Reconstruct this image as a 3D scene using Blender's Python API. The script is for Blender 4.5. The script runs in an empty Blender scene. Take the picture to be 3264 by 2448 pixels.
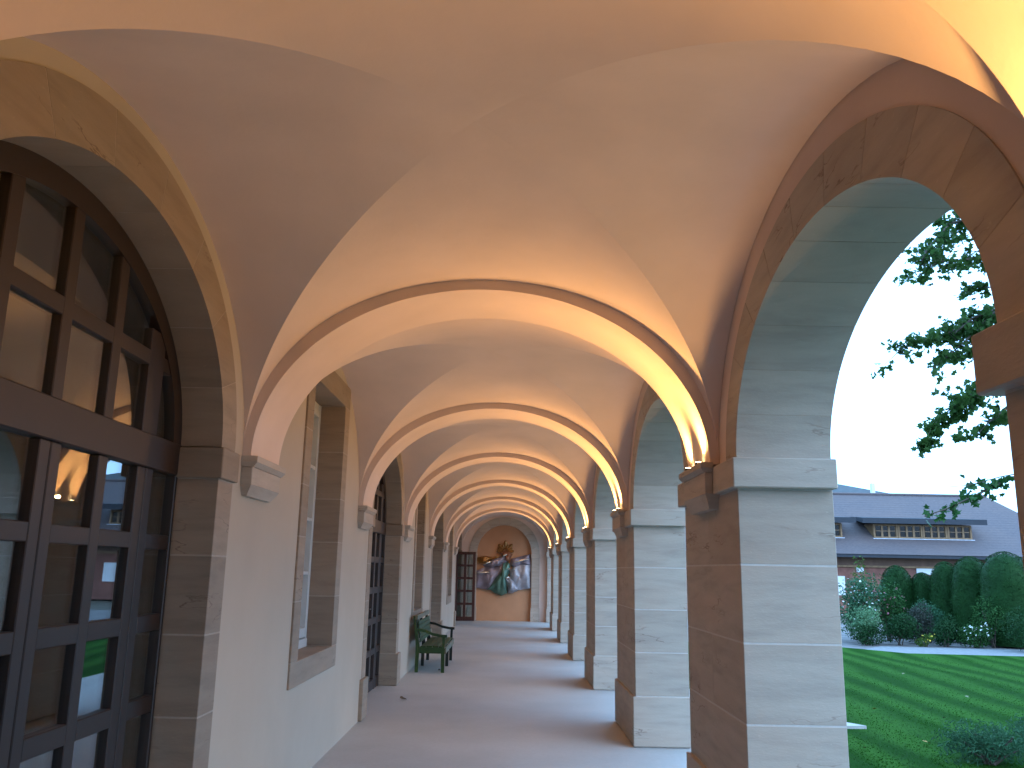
import bpy, bmesh, math, random
from mathutils import Vector, Matrix, noise as mnoise
random.seed(7)
PI = math.pi
sc = bpy.context.scene
COL = sc.collection

# ------------------------------------------------------------------ camera
EYE = 1.6
pitch, yaw, roll = 0.213506, -0.001251, 0.018459
fw = Vector((math.sin(yaw)*math.cos(pitch), math.cos(yaw)*math.cos(pitch), math.sin(pitch)))
r0 = Vector((math.cos(yaw), -math.sin(yaw), 0)); u0 = r0.cross(fw)
cr, sr = math.cos(roll), math.sin(roll)
rt = cr*r0 + sr*u0; up = -sr*r0 + cr*u0
cam_d = bpy.data.cameras.new('camera'); cam = bpy.data.objects.new('camera', cam_d); COL.objects.link(cam)
cam.matrix_world = Matrix(((rt.x, up.x, -fw.x, 0), (rt.y, up.y, -fw.y, 0), (rt.z, up.z, -fw.z, EYE), (0, 0, 0, 1)))
cam_d.sensor_width = 36; cam_d.lens = 36*2742.35/3264
cam_d.clip_start = 0.05; cam_d.clip_end = 2000
sc.camera = cam

# ------------------------------------------------------------------ sky, sun, exposure
SUN_EL, SUN_AZ = math.radians(28), math.radians(128)      # azimuth clockwise from +Y
W = bpy.data.worlds.new('World'); sc.world = W; W.use_nodes = True
nt = W.node_tree; nt.nodes.clear()
out = nt.nodes.new('ShaderNodeOutputWorld'); bg = nt.nodes.new('ShaderNodeBackground')
sky = nt.nodes.new('ShaderNodeTexSky'); sky.sky_type = 'NISHITA'; sky.sun_disc = False
sky.sun_elevation = SUN_EL; sky.sun_rotation = SUN_AZ; sky.dust_density = 3.0; sky.air_density = 1.0; sky.ozone_density = 1.0
mix = nt.nodes.new('ShaderNodeMix'); mix.data_type = 'RGBA'; mix.inputs[0].default_value = 0.72
mix.inputs[7].default_value = (8.2, 16.6, 28.5, 1)      # pale evening overcast veil over the clear sky
nt.links.new(sky.outputs[0], mix.inputs[6]); nt.links.new(mix.outputs[2], bg.inputs[0])
bg.inputs[1].default_value = 0.108
nt.links.new(bg.outputs[0], out.inputs[0])
sd = bpy.data.lights.new('sun', 'SUN'); sun = bpy.data.objects.new('sun', sd); COL.objects.link(sun)
sd.energy = 0.06; sd.angle = math.radians(40); sd.color = (1.0, 0.93, 0.86)
sdir = Vector((math.sin(SUN_AZ)*math.cos(SUN_EL), math.cos(SUN_AZ)*math.cos(SUN_EL), math.sin(SUN_EL)))
sun.rotation_euler = sdir.to_track_quat('Z', 'Y').to_euler()
sc.view_settings.view_transform = 'Standard'; sc.view_settings.look = 'None'
sc.view_settings.exposure = 1.0; sc.view_settings.gamma = 1.0; sc.view_settings.use_curve_mapping = False
sc.render.engine = 'CYCLES'
try:
    sc.cycles.use_denoising = True; sc.cycles.denoiser = 'OPENIMAGEDENOISE'
    sc.cycles.max_bounces = 10; sc.cycles.diffuse_bounces = 6; sc.cycles.transparent_max_bounces = 16
    sc.cycles.sample_clamp_indirect = 6
except Exception: pass
LAMP_COL = (1.0, 0.53, 0.165); LAMP_W = 48.0

# ------------------------------------------------------------------ mesh helpers
class MB:
    def __init__(s): s.v = []; s.f = []
    def add(s, vs, fs):
        o = len(s.v); s.v += [tuple(p) for p in vs]; s.f += [tuple(i+o for i in q) for q in fs]; return s
    def box(s, x0, x1, y0, y1, z0, z1):
        if x0 > x1: x0, x1 = x1, x0
        if y0 > y1: y0, y1 = y1, y0
        return s.add([(x0,y0,z0),(x1,y0,z0),(x1,y1,z0),(x0,y1,z0),(x0,y0,z1),(x1,y0,z1),(x1,y1,z1),(x0,y1,z1)],
                     [(3,2,1,0),(4,5,6,7),(0,1,5,4),(1,2,6,5),(2,3,7,6),(3,0,4,7)])
    def cbox(s, x0, x1, y0, y1, z0, z1, c=0.004):
        """box with small chamfered edges"""
        if x0 > x1: x0, x1 = x1, x0
        if y0 > y1: y0, y1 = y1, y0
        c = min(c, (x1-x0)*.45, (y1-y0)*.45, (z1-z0)*.45)
        X = (x0, x1); Y = (y0, y1); Z = (z0, z1); vs = []; idx = {}
        for i in (0,1):
            for j in (0,1):
                for k in (0,1):
                    sx, sy, sz = (1-2*i)*c, (1-2*j)*c, (1-2*k)*c
                    for a, p in enumerate(((X[i], Y[j]+sy, Z[k]+sz), (X[i]+sx, Y[j], Z[k]+sz), (X[i]+sx, Y[j]+sy, Z[k]))):
                        idx[i,j,k,a] = len(vs); vs.append(p)
        fs = []
        for i in (0,1): fs.append([idx[i,0,0,0], idx[i,1,0,0], idx[i,1,1,0], idx[i,0,1,0]])
        for j in (0,1): fs.append([idx[0,j,0,1], idx[1,j,0,1], idx[1,j,1,1], idx[0,j,1,1]])
        for k in (0,1): fs.append([idx[0,0,k,2], idx[1,0,k,2], idx[1,1,k,2], idx[0,1,k,2]])
        for i in (0,1):
            for j in (0,1): fs.append([idx[i,j,0,0], idx[i,j,1,0], idx[i,j,1,1], idx[i,j,0,1]])
            for k in (0,1): fs.append([idx[i,0,k,0], idx[i,1,k,0], idx[i,1,k,2], idx[i,0,k,2]])
        for j in (0,1):
            for k in (0,1): fs.append([idx[0,j,k,1], idx[1,j,k,1], idx[1,j,k,2], idx[0,j,k,2]])
        for i in (0,1):
            for j in (0,1):
                for k in (0,1): fs.append([idx[i,j,k,0], idx[i,j,k,1], idx[i,j,k,2]])
        cx = Vector(((x0+x1)/2, (y0+y1)/2, (z0+z1)/2)); g = []
        for q in fs:
            a, b, d = (Vector(vs[n]) for n in q[:3])
            if (b-a).cross(d-a).dot(a-cx) < 0: q = q[::-1]
            g.append(q)
        return s.add(vs, g)
    def frustum(s, b0, z0, b1, z1):
        (x0,x1,y0,y1), (X0,X1,Y0,Y1) = b0, b1
        return s.add([(x0,y0,z0),(x1,y0,z0),(x1,y1,z0),(x0,y1,z0),(X0,Y0,z1),(X1,Y0,z1),(X1,Y1,z1),(X0,Y1,z1)],
                     [(3,2,1,0),(4,5,6,7),(0,1,5,4),(1,2,6,5),(2,3,7,6),(3,0,4,7)])
    def tube(s, pts, rads, n=8):
        pts = [Vector(p) for p in pts]; rings = []; vs = []; fs = []
        for i, p in enumerate(pts):
            t = (pts[min(i+1, len(pts)-1)] - pts[max(i-1, 0)]).normalized()
            a = t.cross(Vector((0,0,1)));  a = a.normalized() if a.length > 1e-3 else Vector((1,0,0))
            b = t.cross(a)
            for k in range(n):
                th = 2*PI*k/n; vs.append(p + rads[i]*(math.cos(th)*a + math.sin(th)*b))
        for i in range(len(pts)-1):
            for k in range(n):
                fs.append((i*n+k, (i+1)*n+k, (i+1)*n+(k+1)%n, i*n+(k+1)%n))
        fs.append(tuple(range(n))); fs.append(tuple((len(pts)-1)*n+k for k in reversed(range(n))))
        return s.add(vs, fs)
    def prism(s, poly, axis, a0, a1):
        """poly = list of 2D points in the plane across `axis` ('x': (y,z), 'y': (x,z), 'z': (x,y))"""
        def P(p, a): return {'x': (a, p[0], p[1]), 'y': (p[0], a, p[1]), 'z': (p[0], p[1], a)}[axis]
        n = len(poly)
        A = sum(poly[i][0]*poly[(i+1)%n][1]-poly[(i+1)%n][0]*poly[i][1] for i in range(n))
        if A < 0: poly = poly[::-1]
        if a0 > a1: a0, a1 = a1, a0
        vs = [P(p, a0) for p in poly] + [P(p, a1) for p in poly]
        fs = [tuple(range(n))[::-1], tuple(range(n, 2*n))] + [(i, (i+1)%n, n+(i+1)%n, n+i) for i in range(n)]
        if axis == 'y': fs = [f[::-1] for f in fs]
        return s.add(vs, fs)
    def ring(s, axis, c, zs, ai, bi, ao, bo, a0, a1, t0=0.0, t1=PI, n=48):
        """elliptical arch band between (ai,bi) and (ao,bo), extruded along axis from a0 to a1; closed solid"""
        def P(h, z, a): return (a, h, z) if axis == 'x' else (h, a, z)
        vs = []; fs = []
        for i in range(n+1):
            t = t0 + (t1-t0)*i/n; cs, sn = math.cos(t), math.sin(t)
            for (A, B, q) in ((ai,bi,a0),(ai,bi,a1),(ao,bo,a1),(ao,bo,a0)): vs.append(P(c+A*cs, zs+B*sn, q))
        for i in range(n):
            o = i*4
            for k in range(4): fs.append((o+k, o+(k+1)%4, o+4+(k+1)%4, o+4+k))
        fs.append((3,2,1,0)); o = n*4; fs.append((o,o+1,o+2,o+3))
        if axis == 'y': fs = [f[::-1] for f in fs]
        return s.add(vs, fs)
    def mesh(s, name, m, smooth=None, origin=(0,0,0)):
        me = bpy.data.meshes.new(name)
        ox, oy, oz = origin
        me.from_pydata([(a-ox, b-oy, c-oz) for a, b, c in s.v], [], s.f)
        if isinstance(m, (list, tuple)):
            for q in m: me.materials.append(q)
        elif m: me.materials.append(m)
        me.validate(); me.update()
        bm = bmesh.new(); bm.from_mesh(me); bmesh.ops.recalc_face_normals(bm, faces=bm.faces); bm.to_mesh(me); bm.free()
        if smooth is not None:
            me.shade_smooth(); me.set_sharp_from_angle(angle=math.radians(smooth))
        return me

def link(name, me, parent=None, loc=None):
    o = bpy.data.objects.new(name, me); COL.objects.link(o)
    if parent: o.parent = parent
    if loc: o.location = loc
    return o
def tag(o, label=None, cat=None, group=None, kind=None):
    if label: o['label'] = label
    if cat: o['category'] = cat
    if group: o['group'] = group
    if kind: o['kind'] = kind
    elif cat: o['kind'] = 'thing'
    return o
def thing(name, label, cat, loc=(0,0,0), group=None):
    o = bpy.data.objects.new(name, None); COL.objects.link(o); o.location = loc; o.empty_display_size = .2
    return tag(o, label, cat, group)
def part(name, mb, m, t, smooth=None):
    """build in world coordinates, store relative to the thing t"""
    org = t.location if t else (0,0,0)
    q = t
    if t and t.parent: org = Vector(t.location) + Vector(t.parent.location)
    return link(name, mb.mesh(name, m, smooth, org), t)
def solo(name, mb, m, label, cat, group=None, smooth=None, origin=(0,0,0)):
    o = link(name, mb.mesh(name, m, smooth, origin), None, origin)
    return tag(o, label, cat, group)
def struct(name, mb, m, smooth=None, label=None):
    return tag(link(name, mb.mesh(name, m, smooth)), label, None, None, 'structure')
def copy_tree(o, loc=None, label=None, parent=None):
    kids = [c for c in bpy.data.objects if c.parent == o]
    c = o.copy(); COL.objects.link(c)
    if parent: c.parent = parent
    if loc is not None: c.location = loc
    if label: c['label'] = label
    for k in kids: copy_tree(k, None, None, c)
    return c

# ------------------------------------------------------------------ materials
def new_mat(name):
    m = bpy.data.materials.new(name); m.use_nodes = True
    n = m.node_tree; p = n.nodes['Principled BSDF']
    return m, n, p
def N(n, t, **kw):
    q = n.nodes.new(t)
    for k, v in kw.items(): setattr(q, k, v)
    return q
def wpos(n, scale=(1,1,1), loc=(0,0,0)):
    g = N(n, 'ShaderNodeNewGeometry'); mp = N(n, 'ShaderNodeMapping')
    mp.inputs['Scale'].default_value = scale; mp.inputs['Location'].default_value = loc
    n.links.new(g.outputs['Position'], mp.inputs['Vector']); return mp.outputs[0]
def tnoise(n, vec, scale, detail=4, rough=.55, dist=0):
    t = N(n, 'ShaderNodeTexNoise'); t.inputs['Scale'].default_value = scale; t.inputs['Detail'].default_value = detail
    t.inputs['Roughness'].default_value = rough; t.inputs['Distortion'].default_value = dist
    n.links.new(vec, t.inputs['Vector']); return t.outputs['Fac']
def ramp(n, fac, stops):
    r = N(n, 'ShaderNodeValToRGB'); e = r.color_ramp.elements
    while len(e) > len(stops): e.remove(e[-1])
    while len(e) < len(stops): e.new(1)
    for q, (p, c) in zip(e, stops):
        q.position = p; q.color = (c, c, c, 1) if isinstance(c, (int, float)) else (*c, 1)
    n.links.new(fac, r.inputs[0]); return r.outputs[0]
def mixc(n, f, a, b, mode='MIX'):
    x = N(n, 'ShaderNodeMix', data_type='RGBA', blend_type=mode)
    for s_, v in ((0, f), (6, a), (7, b)):
        if isinstance(v, (int, float)): x.inputs[s_].default_value = v
        elif isinstance(v, tuple): x.inputs[s_].default_value = (*v, 1)
        else: n.links.new(v, x.inputs[s_])
    return x.outputs[2]
def math_(n, op, a, b=None):
    x = N(n, 'ShaderNodeMath', operation=op)
    for i, v in enumerate((a, b)):
        if v is None: continue
        if isinstance(v, (int, float)): x.inputs[i].default_value = v
        else: n.links.new(v, x.inputs[i])
    return x.outputs[0]
def bump(n, p, h, strength=.2, dist=.01):
    b = N(n, 'ShaderNodeBump'); b.inputs['Strength'].default_value = strength; b.inputs['Distance'].default_value = dist
    n.links.new(h, b.inputs['Height']); n.links.new(b.outputs[0], p.inputs['Normal'])
def simple(name, c, rough=.6, var=.12, scale=6, bmp=.1, bscale=60, metal=0, sc_vec=(1,1,1)):
    m, n, p = new_mat(name)
    v = wpos(n, sc_vec); f = tnoise(n, v, scale)
    lo = tuple(x*(1-var) for x in c); hi = tuple(min(1, x*(1+var)) for x in c)
    n.links.new(ramp(n, f, [(.3, lo), (.7, hi)]), p.inputs['Base Color'])
    p.inputs['Roughness'].default_value = rough; p.inputs['Metallic'].default_value = metal
    if bmp: bump(n, p, tnoise(n, v, bscale, 3), bmp, .004)
    return m
def stone_mat(name, base):
    m, n, p = new_mat(name)
    oi = N(n, 'ShaderNodeObjectInfo'); of = N(n, 'ShaderNodeVectorMath', operation='ADD')
    n.links.new(wpos(n, (1.3, 1.3, 9.0)), of.inputs[0]); n.links.new(math_(n, 'MULTIPLY', oi.outputs['Random'], 40.0), of.inputs[1])
    v = of.outputs[0]; a = tnoise(n, v, 1.6, 6, .6, .3)
    dk = tuple(x*.80 for x in base); lt = tuple(min(1, x*1.14) for x in base)
    c = ramp(n, a, [(.28, dk), (.5, base), (.74, lt)])
    c = mixc(n, ramp(n, tnoise(n, wpos(n, (1,1,1.6)), 1.7, 3), [(.42, 0.0), (.75, .45)]), c, (base[0]*1.02, base[1]*.86, base[2]*.78))
    # thin wandering reddish bedding seams
    of2 = N(n, 'ShaderNodeVectorMath', operation='ADD'); n.links.new(wpos(n, (.9, .9, 4.2), (3.1, 1.7, .4)), of2.inputs[0]); n.links.new(math_(n, 'MULTIPLY', oi.outputs['Random'], 17.0), of2.inputs[1]); v2 = of2.outputs[0]; s1 = tnoise(n, v2, 1.15, 5, .55)
    line = math_(n, 'ABSOLUTE', math_(n, 'SUBTRACT', s1, .5))
    lm = ramp(n, line, [(0, 1.0), (.003, .75), (.0065, 0.0)])
    msk = ramp(n, tnoise(n, wpos(n, (1,1,2.6), (5,2,8)), 1.5, 2), [(.50, 0.0), (.60, 1.0)])
    ge = N(n, 'ShaderNodeNewGeometry'); sn = N(n, 'ShaderNodeSeparateXYZ'); n.links.new(ge.outputs['True Normal'], sn.inputs[0])
    upm = ramp(n, math_(n, 'ABSOLUTE', sn.outputs[2]), [(.25, 1.0), (.6, 0.0)])
    lf = math_(n, 'MULTIPLY', math_(n, 'MULTIPLY', math_(n, 'MULTIPLY', lm, msk), upm), .72)
    c = mixc(n, lf, c, (base[0]*.36, base[1]*.26, base[2]*.22))
    fleck = ramp(n, tnoise(n, wpos(n, (1,1,3), (1,9,2)), 34, 3), [(.66, 0.0), (.76, .5)])
    c = mixc(n, fleck, c, (base[0]*1.35, base[1]*1.33, base[2]*1.28))
    tone = ramp(n, oi.outputs['Random'], [(0, .91), (1, 1.06)])
    c = mixc(n, 1.0, c, tone, 'MULTIPLY')
    n.links.new(c, p.inputs['Base Color'])
    p.inputs['Roughness'].default_value = .72
    h = math_(n, 'SUBTRACT', tnoise(n, wpos(n, (1,1,2.5)), 45, 4), math_(n, 'MULTIPLY', lf, 1.2))
    bump(n, p, h, .22, .006)
    return m
def glass_mat(name, tint=(.86,.90,.88), boost=1.0):
    m, n, p = new_mat(name); n.nodes.remove(p)
    tr = N(n, 'ShaderNodeBsdfTransparent'); tr.inputs[0].default_value = (*tint, 1)
    gl = N(n, 'ShaderNodeBsdfGlossy'); gl.inputs['Roughness'].default_value = .004; gl.inputs[0].default_value = (.95,.97,1,1)
    fr = N(n, 'ShaderNodeFresnel'); fr.inputs[0].default_value = 1.5
    f = math_(n, 'MINIMUM', math_(n, 'MULTIPLY', fr.outputs[0], 1.75*boost), .95)
    mx = N(n, 'ShaderNodeMixShader'); n.links.new(f, mx.inputs[0]); n.links.new(tr.outputs[0], mx.inputs[1]); n.links.new(gl.outputs[0], mx.inputs[2])
    n.links.new(mx.outputs[0], n.nodes['Material Output'].inputs[0]); return m
def foliage_mat(name, a, b, rough=.55, trans=.25):
    m, n, p = new_mat(name)
    f = tnoise(n, wpos(n), 2.2, 3); g = tnoise(n, wpos(n, (1,1,1), (4,4,4)), 23, 2)
    c = mixc(n, math_(n, 'ADD', math_(n, 'MULTIPLY', f, .55), math_(n, 'MULTIPLY', g, .45)), a, b)
    n.links.new(c, p.inputs['Base Color']); p.inputs['Roughness'].default_value = rough
    p.inputs['Specular IOR Level'].default_value = .12
    if trans:
        t = N(n, 'ShaderNodeBsdfTranslucent'); n.links.new(c, t.inputs[0])
        mx = N(n, 'ShaderNodeMixShader'); mx.inputs[0].default_value = trans
        n.links.new(p.outputs[0], mx.inputs[1]); n.links.new(t.outputs[0], mx.inputs[2])
        n.links.new(mx.outputs[0], n.nodes['Material Output'].inputs[0])
    return m

STONE = stone_mat('limestone', (.405, .36, .305)); STONE2 = stone_mat('brown_limestone', (.275, .215, .16))
MORTAR = simple('mortar', (.52, .505, .48), .9, .06, 30, .2, 200)
MORTAR2 = simple('mortar_toned', (.36, .31, .255), .9, .06, 30, .2, 200)
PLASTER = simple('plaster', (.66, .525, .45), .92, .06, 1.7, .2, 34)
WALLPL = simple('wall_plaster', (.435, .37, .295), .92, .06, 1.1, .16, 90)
m_, n_, p_ = new_mat('floor_screed')
v_ = wpos(n_); f_ = tnoise(n_, v_, 1.1, 5, .6); g_ = tnoise(n_, v_, 26, 4)
c_ = ramp(n_, f_, [(.3, (.375,.37,.355)), (.7, (.45,.445,.43))])
c_ = mixc(n_, ramp(n_, g_, [(.35, .16), (.62, 0.0)]), c_, (.28,.26,.235))
n_.links.new(c_, p_.inputs['Base Color']); p_.inputs['Roughness'].default_value = .58; bump(n_, p_, g_, .1, .004)
FLOOR = m_
BROWN = simple('brown_paint', (.020, .0085, .005), .5, .12, 9, .05, 60)
GLASS = glass_mat('glass')
ROOMW = simple('room_wall', (.66, .64, .55), .9, .05, 2, .05)
OCHRE = simple('ochre_plaster', (.47, .26, .145), .9, .08, 2, .12, 80)
GREYFR = simple('grey_paint', (.50, .51, .50), .4, .05, 8, .03)
GREEN = simple('green_paint', (.014, .048, .008), .6, .3, 5, .10, 40)
GREENW = simple('worn_and_sky_sheen_green', (.12, .125, .085), .55, .35, 9, .15, 50)  # wear on the front rail; on the top rail, painted sky reflection
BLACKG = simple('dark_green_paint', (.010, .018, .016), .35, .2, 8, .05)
METAL = simple('dark_metal', (.04,.04,.04), .35, .1, 10, 0, metal=.9)

# ------------------------------------------------------------------ main dimensions
XL, XR, XO = -1.585, 1.217, 1.728          # wall face, pier corridor face, pier garden face
L = 3.97; ZS = 2.23; XC = -.184; AV = 1.401
def PY(k): return 4.634 + (k-1)*L         # pier near face
PW = 1.42
def RC(k): return 5.35 + (k-1)*L          # rib centre
RH = .31
def VC(j): return 3.365 + j*L             # vault bay centre
def WC(j): return 3.352 + j*(L+.01)       # wall bay centre (doors / windows)
def AC(j): return PY(j+1) - 1.272 + .001  # arcade opening centre
YE = 28.70                                 # end wall
YB = -6.6                                  # wall behind the viewer
ORD = {-1:'second behind the viewer', 0:'nearest', 1:'first', 2:'second', 3:'third', 4:'fourth', 5:'fifth', 6:'sixth', 7:'last'}

# ------------------------------------------------------------------ ground and floor
g = MB().add([(-400,-400,-.30),(600,-400,-.30),(600,900,-.30),(-400,900,-.30)], [(0,1,2,3)])
GROUND = simple('earth', (.10,.085,.06), .95, .3, .4, .3, 20)
struct('ground', g, GROUND)
struct('floor', MB().box(-1.98, 1.92, YB, YE+.3, -.25, 0), FLOOR, label='pale screed floor of the arcade')
PAVE = stone_mat('paving', (.42,.41,.39))
struct('paving', MB().box(1.92, 2.75, YB-6, 44, -.26, -.10), PAVE)

# ------------------------------------------------------------------ ribs
mb = MB().ring('y', XC, ZS, 1.351, 1.052, 1.62, 1.36, RC(1)-RH, RC(1)+RH, n=96)
t = solo('transverse_arch', mb, PLASTER, 'x', 'arch', 'transverse plaster arches across the vault', 25, (XC, RC(1), ZS))
lab = {1:'first complete plaster arch ahead, the largest one, with two glowing spots at its right foot',
       2:'second plaster arch ahead, seen nested inside the largest arch', 3:'third plaster arch ahead, nested between the second and fourth',
       4:'fourth plaster arch ahead down the vault', 5:'fifth plaster arch ahead, smaller than the fourth', 6:'farthest and smallest lit plaster arch, before the end wall',
       0:'plaster arch just overhead, of which only a glowing orange edge shows', -1:'plaster arch behind the viewer'}
t['label'] = lab[1]
for k in (-1,0,2,3,4,5,6): copy_tree(t, (XC, RC(k), ZS), lab[k])

# ------------------------------------------------------------------ groin vaults
def vault(j, name_label, y0=None, y1=None):
    c = VC(j); y0 = c-(L/2-RH)-.004 if y0 is None else y0; y1 = c+(L/2-RH)+.004 if y1 is None else y1
    c = (y0+y1)/2; B = (y1-y0)/2
    t = thing('groin_vault', name_label, 'vault', (XC, c, ZS), 'groin vaults over the walk'); nm, nph = 26, 44
    def P(m, ph, cell):
        s_ = math.sin(ph); n_ = m*s_; q = s_*s_
        e = math.sqrt(max(0, 1-n_*n_))
        if cell < 2:
            R = 1.25 - m*(.135 + (.062-.135)*q); u, v = n_, (m if cell == 0 else -m)
        else:
            dr = .045 if cell == 3 else .085
            R = 1.25 - m*(dr + (.062-dr)*q); v, u = n_, (m if cell == 2 else -m)
        return (XC+AV*u*1.003, c+B*v, ZS+R*e)
    for cell in range(4):
        vs = []; fs = []
        for i in range(nm+1):
            m = math.sin(PI/2*i/nm)
            for k in range(nph+1): vs.append(P(m, -PI/2+PI*k/nph, cell))
        for i in range(nm):
            for k in range(nph):
                a = i*(nph+1)+k; f = (a, a+1, a+nph+2, a+nph+1)
                fs.append(f)
        me = MB().add(vs, fs).mesh('vault_web', PLASTER, None, (XC, c, ZS))
        bm = bmesh.new(); bm.from_mesh(me); bmesh.ops.remove_doubles(bm, verts=bm.verts, dist=1e-5)
        bmesh.ops.recalc_face_normals(bm, faces=bm.faces); bm.to_mesh(me); bm.free()
        me.shade_smooth()
        link('vault_web', me, t)
vl = {-1:'plaster groin vault behind the viewer', 0:'large plaster groin vault overhead with crossing ridges, the nearest of the vaults',
      1:'plaster groin vault seen framed inside the largest arch', 2:'plaster groin vault between the second and third arches',
      3:'plaster groin vault between the third and fourth arches', 4:'plaster groin vault between the fourth and fifth arches',
      5:'plaster groin vault between the fifth and sixth arches', 6:'far plaster groin vault in front of the end wall with the sculpture'}
for j in range(-1, 6): vault(j, vl[j])
vault(6, vl[6], RC(6)+RH-.004, YE+.02)
vault(-2, 'plaster groin vault against the wall behind the viewer', YB-.02, RC(-1)-RH+.004)

# ------------------------------------------------------------------ piers (arcade)
pj = [2.052 - (2.052-.456)*i/4 for i in range(5)]      # course joints from impost down
def make_pier(k, label, half=False):
    y = PY(k); y1 = y+PW if not half else YE+.02
    t = thing('stone_pier', label, 'pier', ((XR+XO)/2, (y+y1)/2, 0), 'stone piers of the arcade')
    core = MB().box(XR+.0015, XO-.0015, y+.0015, y1-.0015, 0.0, 2.22)
    part('mortar_joint', core, MORTAR, t)
    g = .0032
    part('plinth', MB().cbox(XR-.027, XO+.006, y-.022, y1+(.022 if not half else 0), .008, .456-g, .006), STONE, t)
    for i in range(4):
        z1, z0 = pj[i]-g, pj[i+1]+g
        ym = (y+y1)/2 + (.0 if i % 2 else .0)
        if i in (0, 2) and not half:
            part('stone', MB().cbox(XR, XO, y, ym-g*.7, z0, z1, .003), STONE, t)
            part('stone', MB().cbox(XR, XO, ym+g*.7, y1, z0, z1, .003), STONE, t)
        else:
            part('stone', MB().cbox(XR, XO, y, y1, z0, z1, .003), STONE, t)
    part('impost', MB().cbox(XR-.038, XO+.008, y-.062, y1+(.062 if not half else 0), 2.052+g, 2.215, .006), STONE, t)
    if not half:
        c = RC(k); a0, a1 = c-RH-.02, c+RH+.02
        cb = MB()
        cb.cbox(1.133, XR-.0365, a0+.02, a1-.02, 2.056, 2.186, .004)
        cb.frustum((1.165, XR+.01, a0+.07, a1-.07), 1.975, (1.136, XR+.01, a0+.022, a1-.022), 2.0565)
        part('corbel', cb, STONE, t)
        ab = MB(); ab.frustum((1.127, XR-.036, a0+.014, a1-.014), 2.185, (1.108, XR-.036, a0, a1), 2.206)
        ab.cbox(1.106, XR-.036, a0-.002, a1+.002, 2.206, 2.242, .003)
        part('abacus', ab, STONE, t)
    return t
plab = {1:'first pier ahead, the big one with blue daylight on its broad stone side', 2:'second stone pier ahead, standing left of the big pier',
        3:'third stone pier ahead along the right side', 4:'fourth stone pier ahead', 5:'fifth stone pier ahead', 6:'sixth and farthest full stone pier',
        0:'nearest stone pier, of which only the brown inner corner shows', -1:'stone pier behind the viewer'}
PIER = make_pier(1, plab[1])
for k in (-1, 0, 2, 3, 4, 5, 6):
    copy_tree(PIER, (PIER.location.x, PIER.location.y+(k-1)*L, 0), plab[k])
make_pier(7, 'half pier built against the end wall at the far right', True)
make_pier(-1.0-1.0, 'stone pier against the wall behind the viewer')

# ------------------------------------------------------------------ arcade arches
AH = (L-PW)/2; BO = .81
def make_arch(j, label):
    c = PY(j+1) - AH
    t = thing('stone_arch', label, 'arch', ((XR+XO)/2, c, 2.22), 'round stone arches opening to the garden')
    part('mortar_joint', MB().ring('x', c, 2.215, AH+.0015, BO+.0165, AH+.228, BO+.233, XR+.0012, XO-.0012, n=64), MORTAR2, t, 25)
    n = 11
    for i in range(n):
        a0, a1 = PI*i/n, PI*(i+1)/n; gp = .0024
        part('voussoir', MB().ring('x', c, 2.215, AH, BO+.015, AH+.23, BO+.235, XR, XO, a0+gp, a1-gp, 7), STONE, t, 20)
    return t
alab = {0:'nearest stone arch on the right, wide open onto tree and lawn', 1:'stone arch between the big first pier and the second pier',
        2:'stone arch between the second and third piers', 3:'stone arch between the third and fourth piers', 4:'stone arch between the fourth and fifth piers',
        5:'stone arch between the fifth and sixth piers', 6:'last stone arch beside the end wall', -1:'stone arch behind the viewer', -2:'rearmost stone arch behind the viewer'}
A0 = make_arch(0, alab[0])
for j in (-2,-1,1,2,3,4,5,6): copy_tree(A0, (A0.location.x, A0.location.y+j*L, 2.22), alab[j])
# plaster spandrel wall above the arches, inner and outer skin
def ell(d, a, b): return b*math.sqrt(max(0, 1-(d/a)**2))
AW = t = thing('arcade_wall', 'plaster wall above the garden arches on the right', 'wall', (1.5, 12, 2.2))
sp = MB(); so = MB()
ys = []
for j in range(-2, 7):
    c = PY(j+1)-AH; Q = AH+.222
    ys += [(c + Q*math.cos(PI*(1-i/40)), c) for i in range(41)]
ys = sorted(ys)
pts = [(YB, 2.21)] + [(y, 2.215+ell(y-c, AH+.2221, BO+.227)) for y, c in ys] + [(YE+.3, 2.21)]
for M, x in ((sp, XR+.006), (so, XO-.006)):
    vs = []; fs = []
    for y, z in pts: vs += [(x, y, z), (x, y, 4.3)]
    for i in range(len(pts)-1):
        if pts[i+1][0]-pts[i][0] > 1e-6: fs.append((2*i, 2*i+2, 2*i+3, 2*i+1))
    M.add(vs, fs)
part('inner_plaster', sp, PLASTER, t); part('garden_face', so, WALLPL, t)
t = thing('added_light_block_wall', 'unseen added wall blocking daylight from the garden side behind the viewer', 'wall', (1.4, -3, 0))  # added out of view to keep blue skylight off the left-wall stones
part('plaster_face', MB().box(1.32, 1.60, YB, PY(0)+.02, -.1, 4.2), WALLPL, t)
# roof over the walk and the house
ROOF = simple('dark_tiles', (.075,.065,.072), .8, .2, 3, .3, 30, sc_vec=(1,1,4))
t = AW
part('roof', MB().box(-5.3, 2.1, YB-.4, YE+.8, 4.2, 4.35), ROOF, t)

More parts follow.
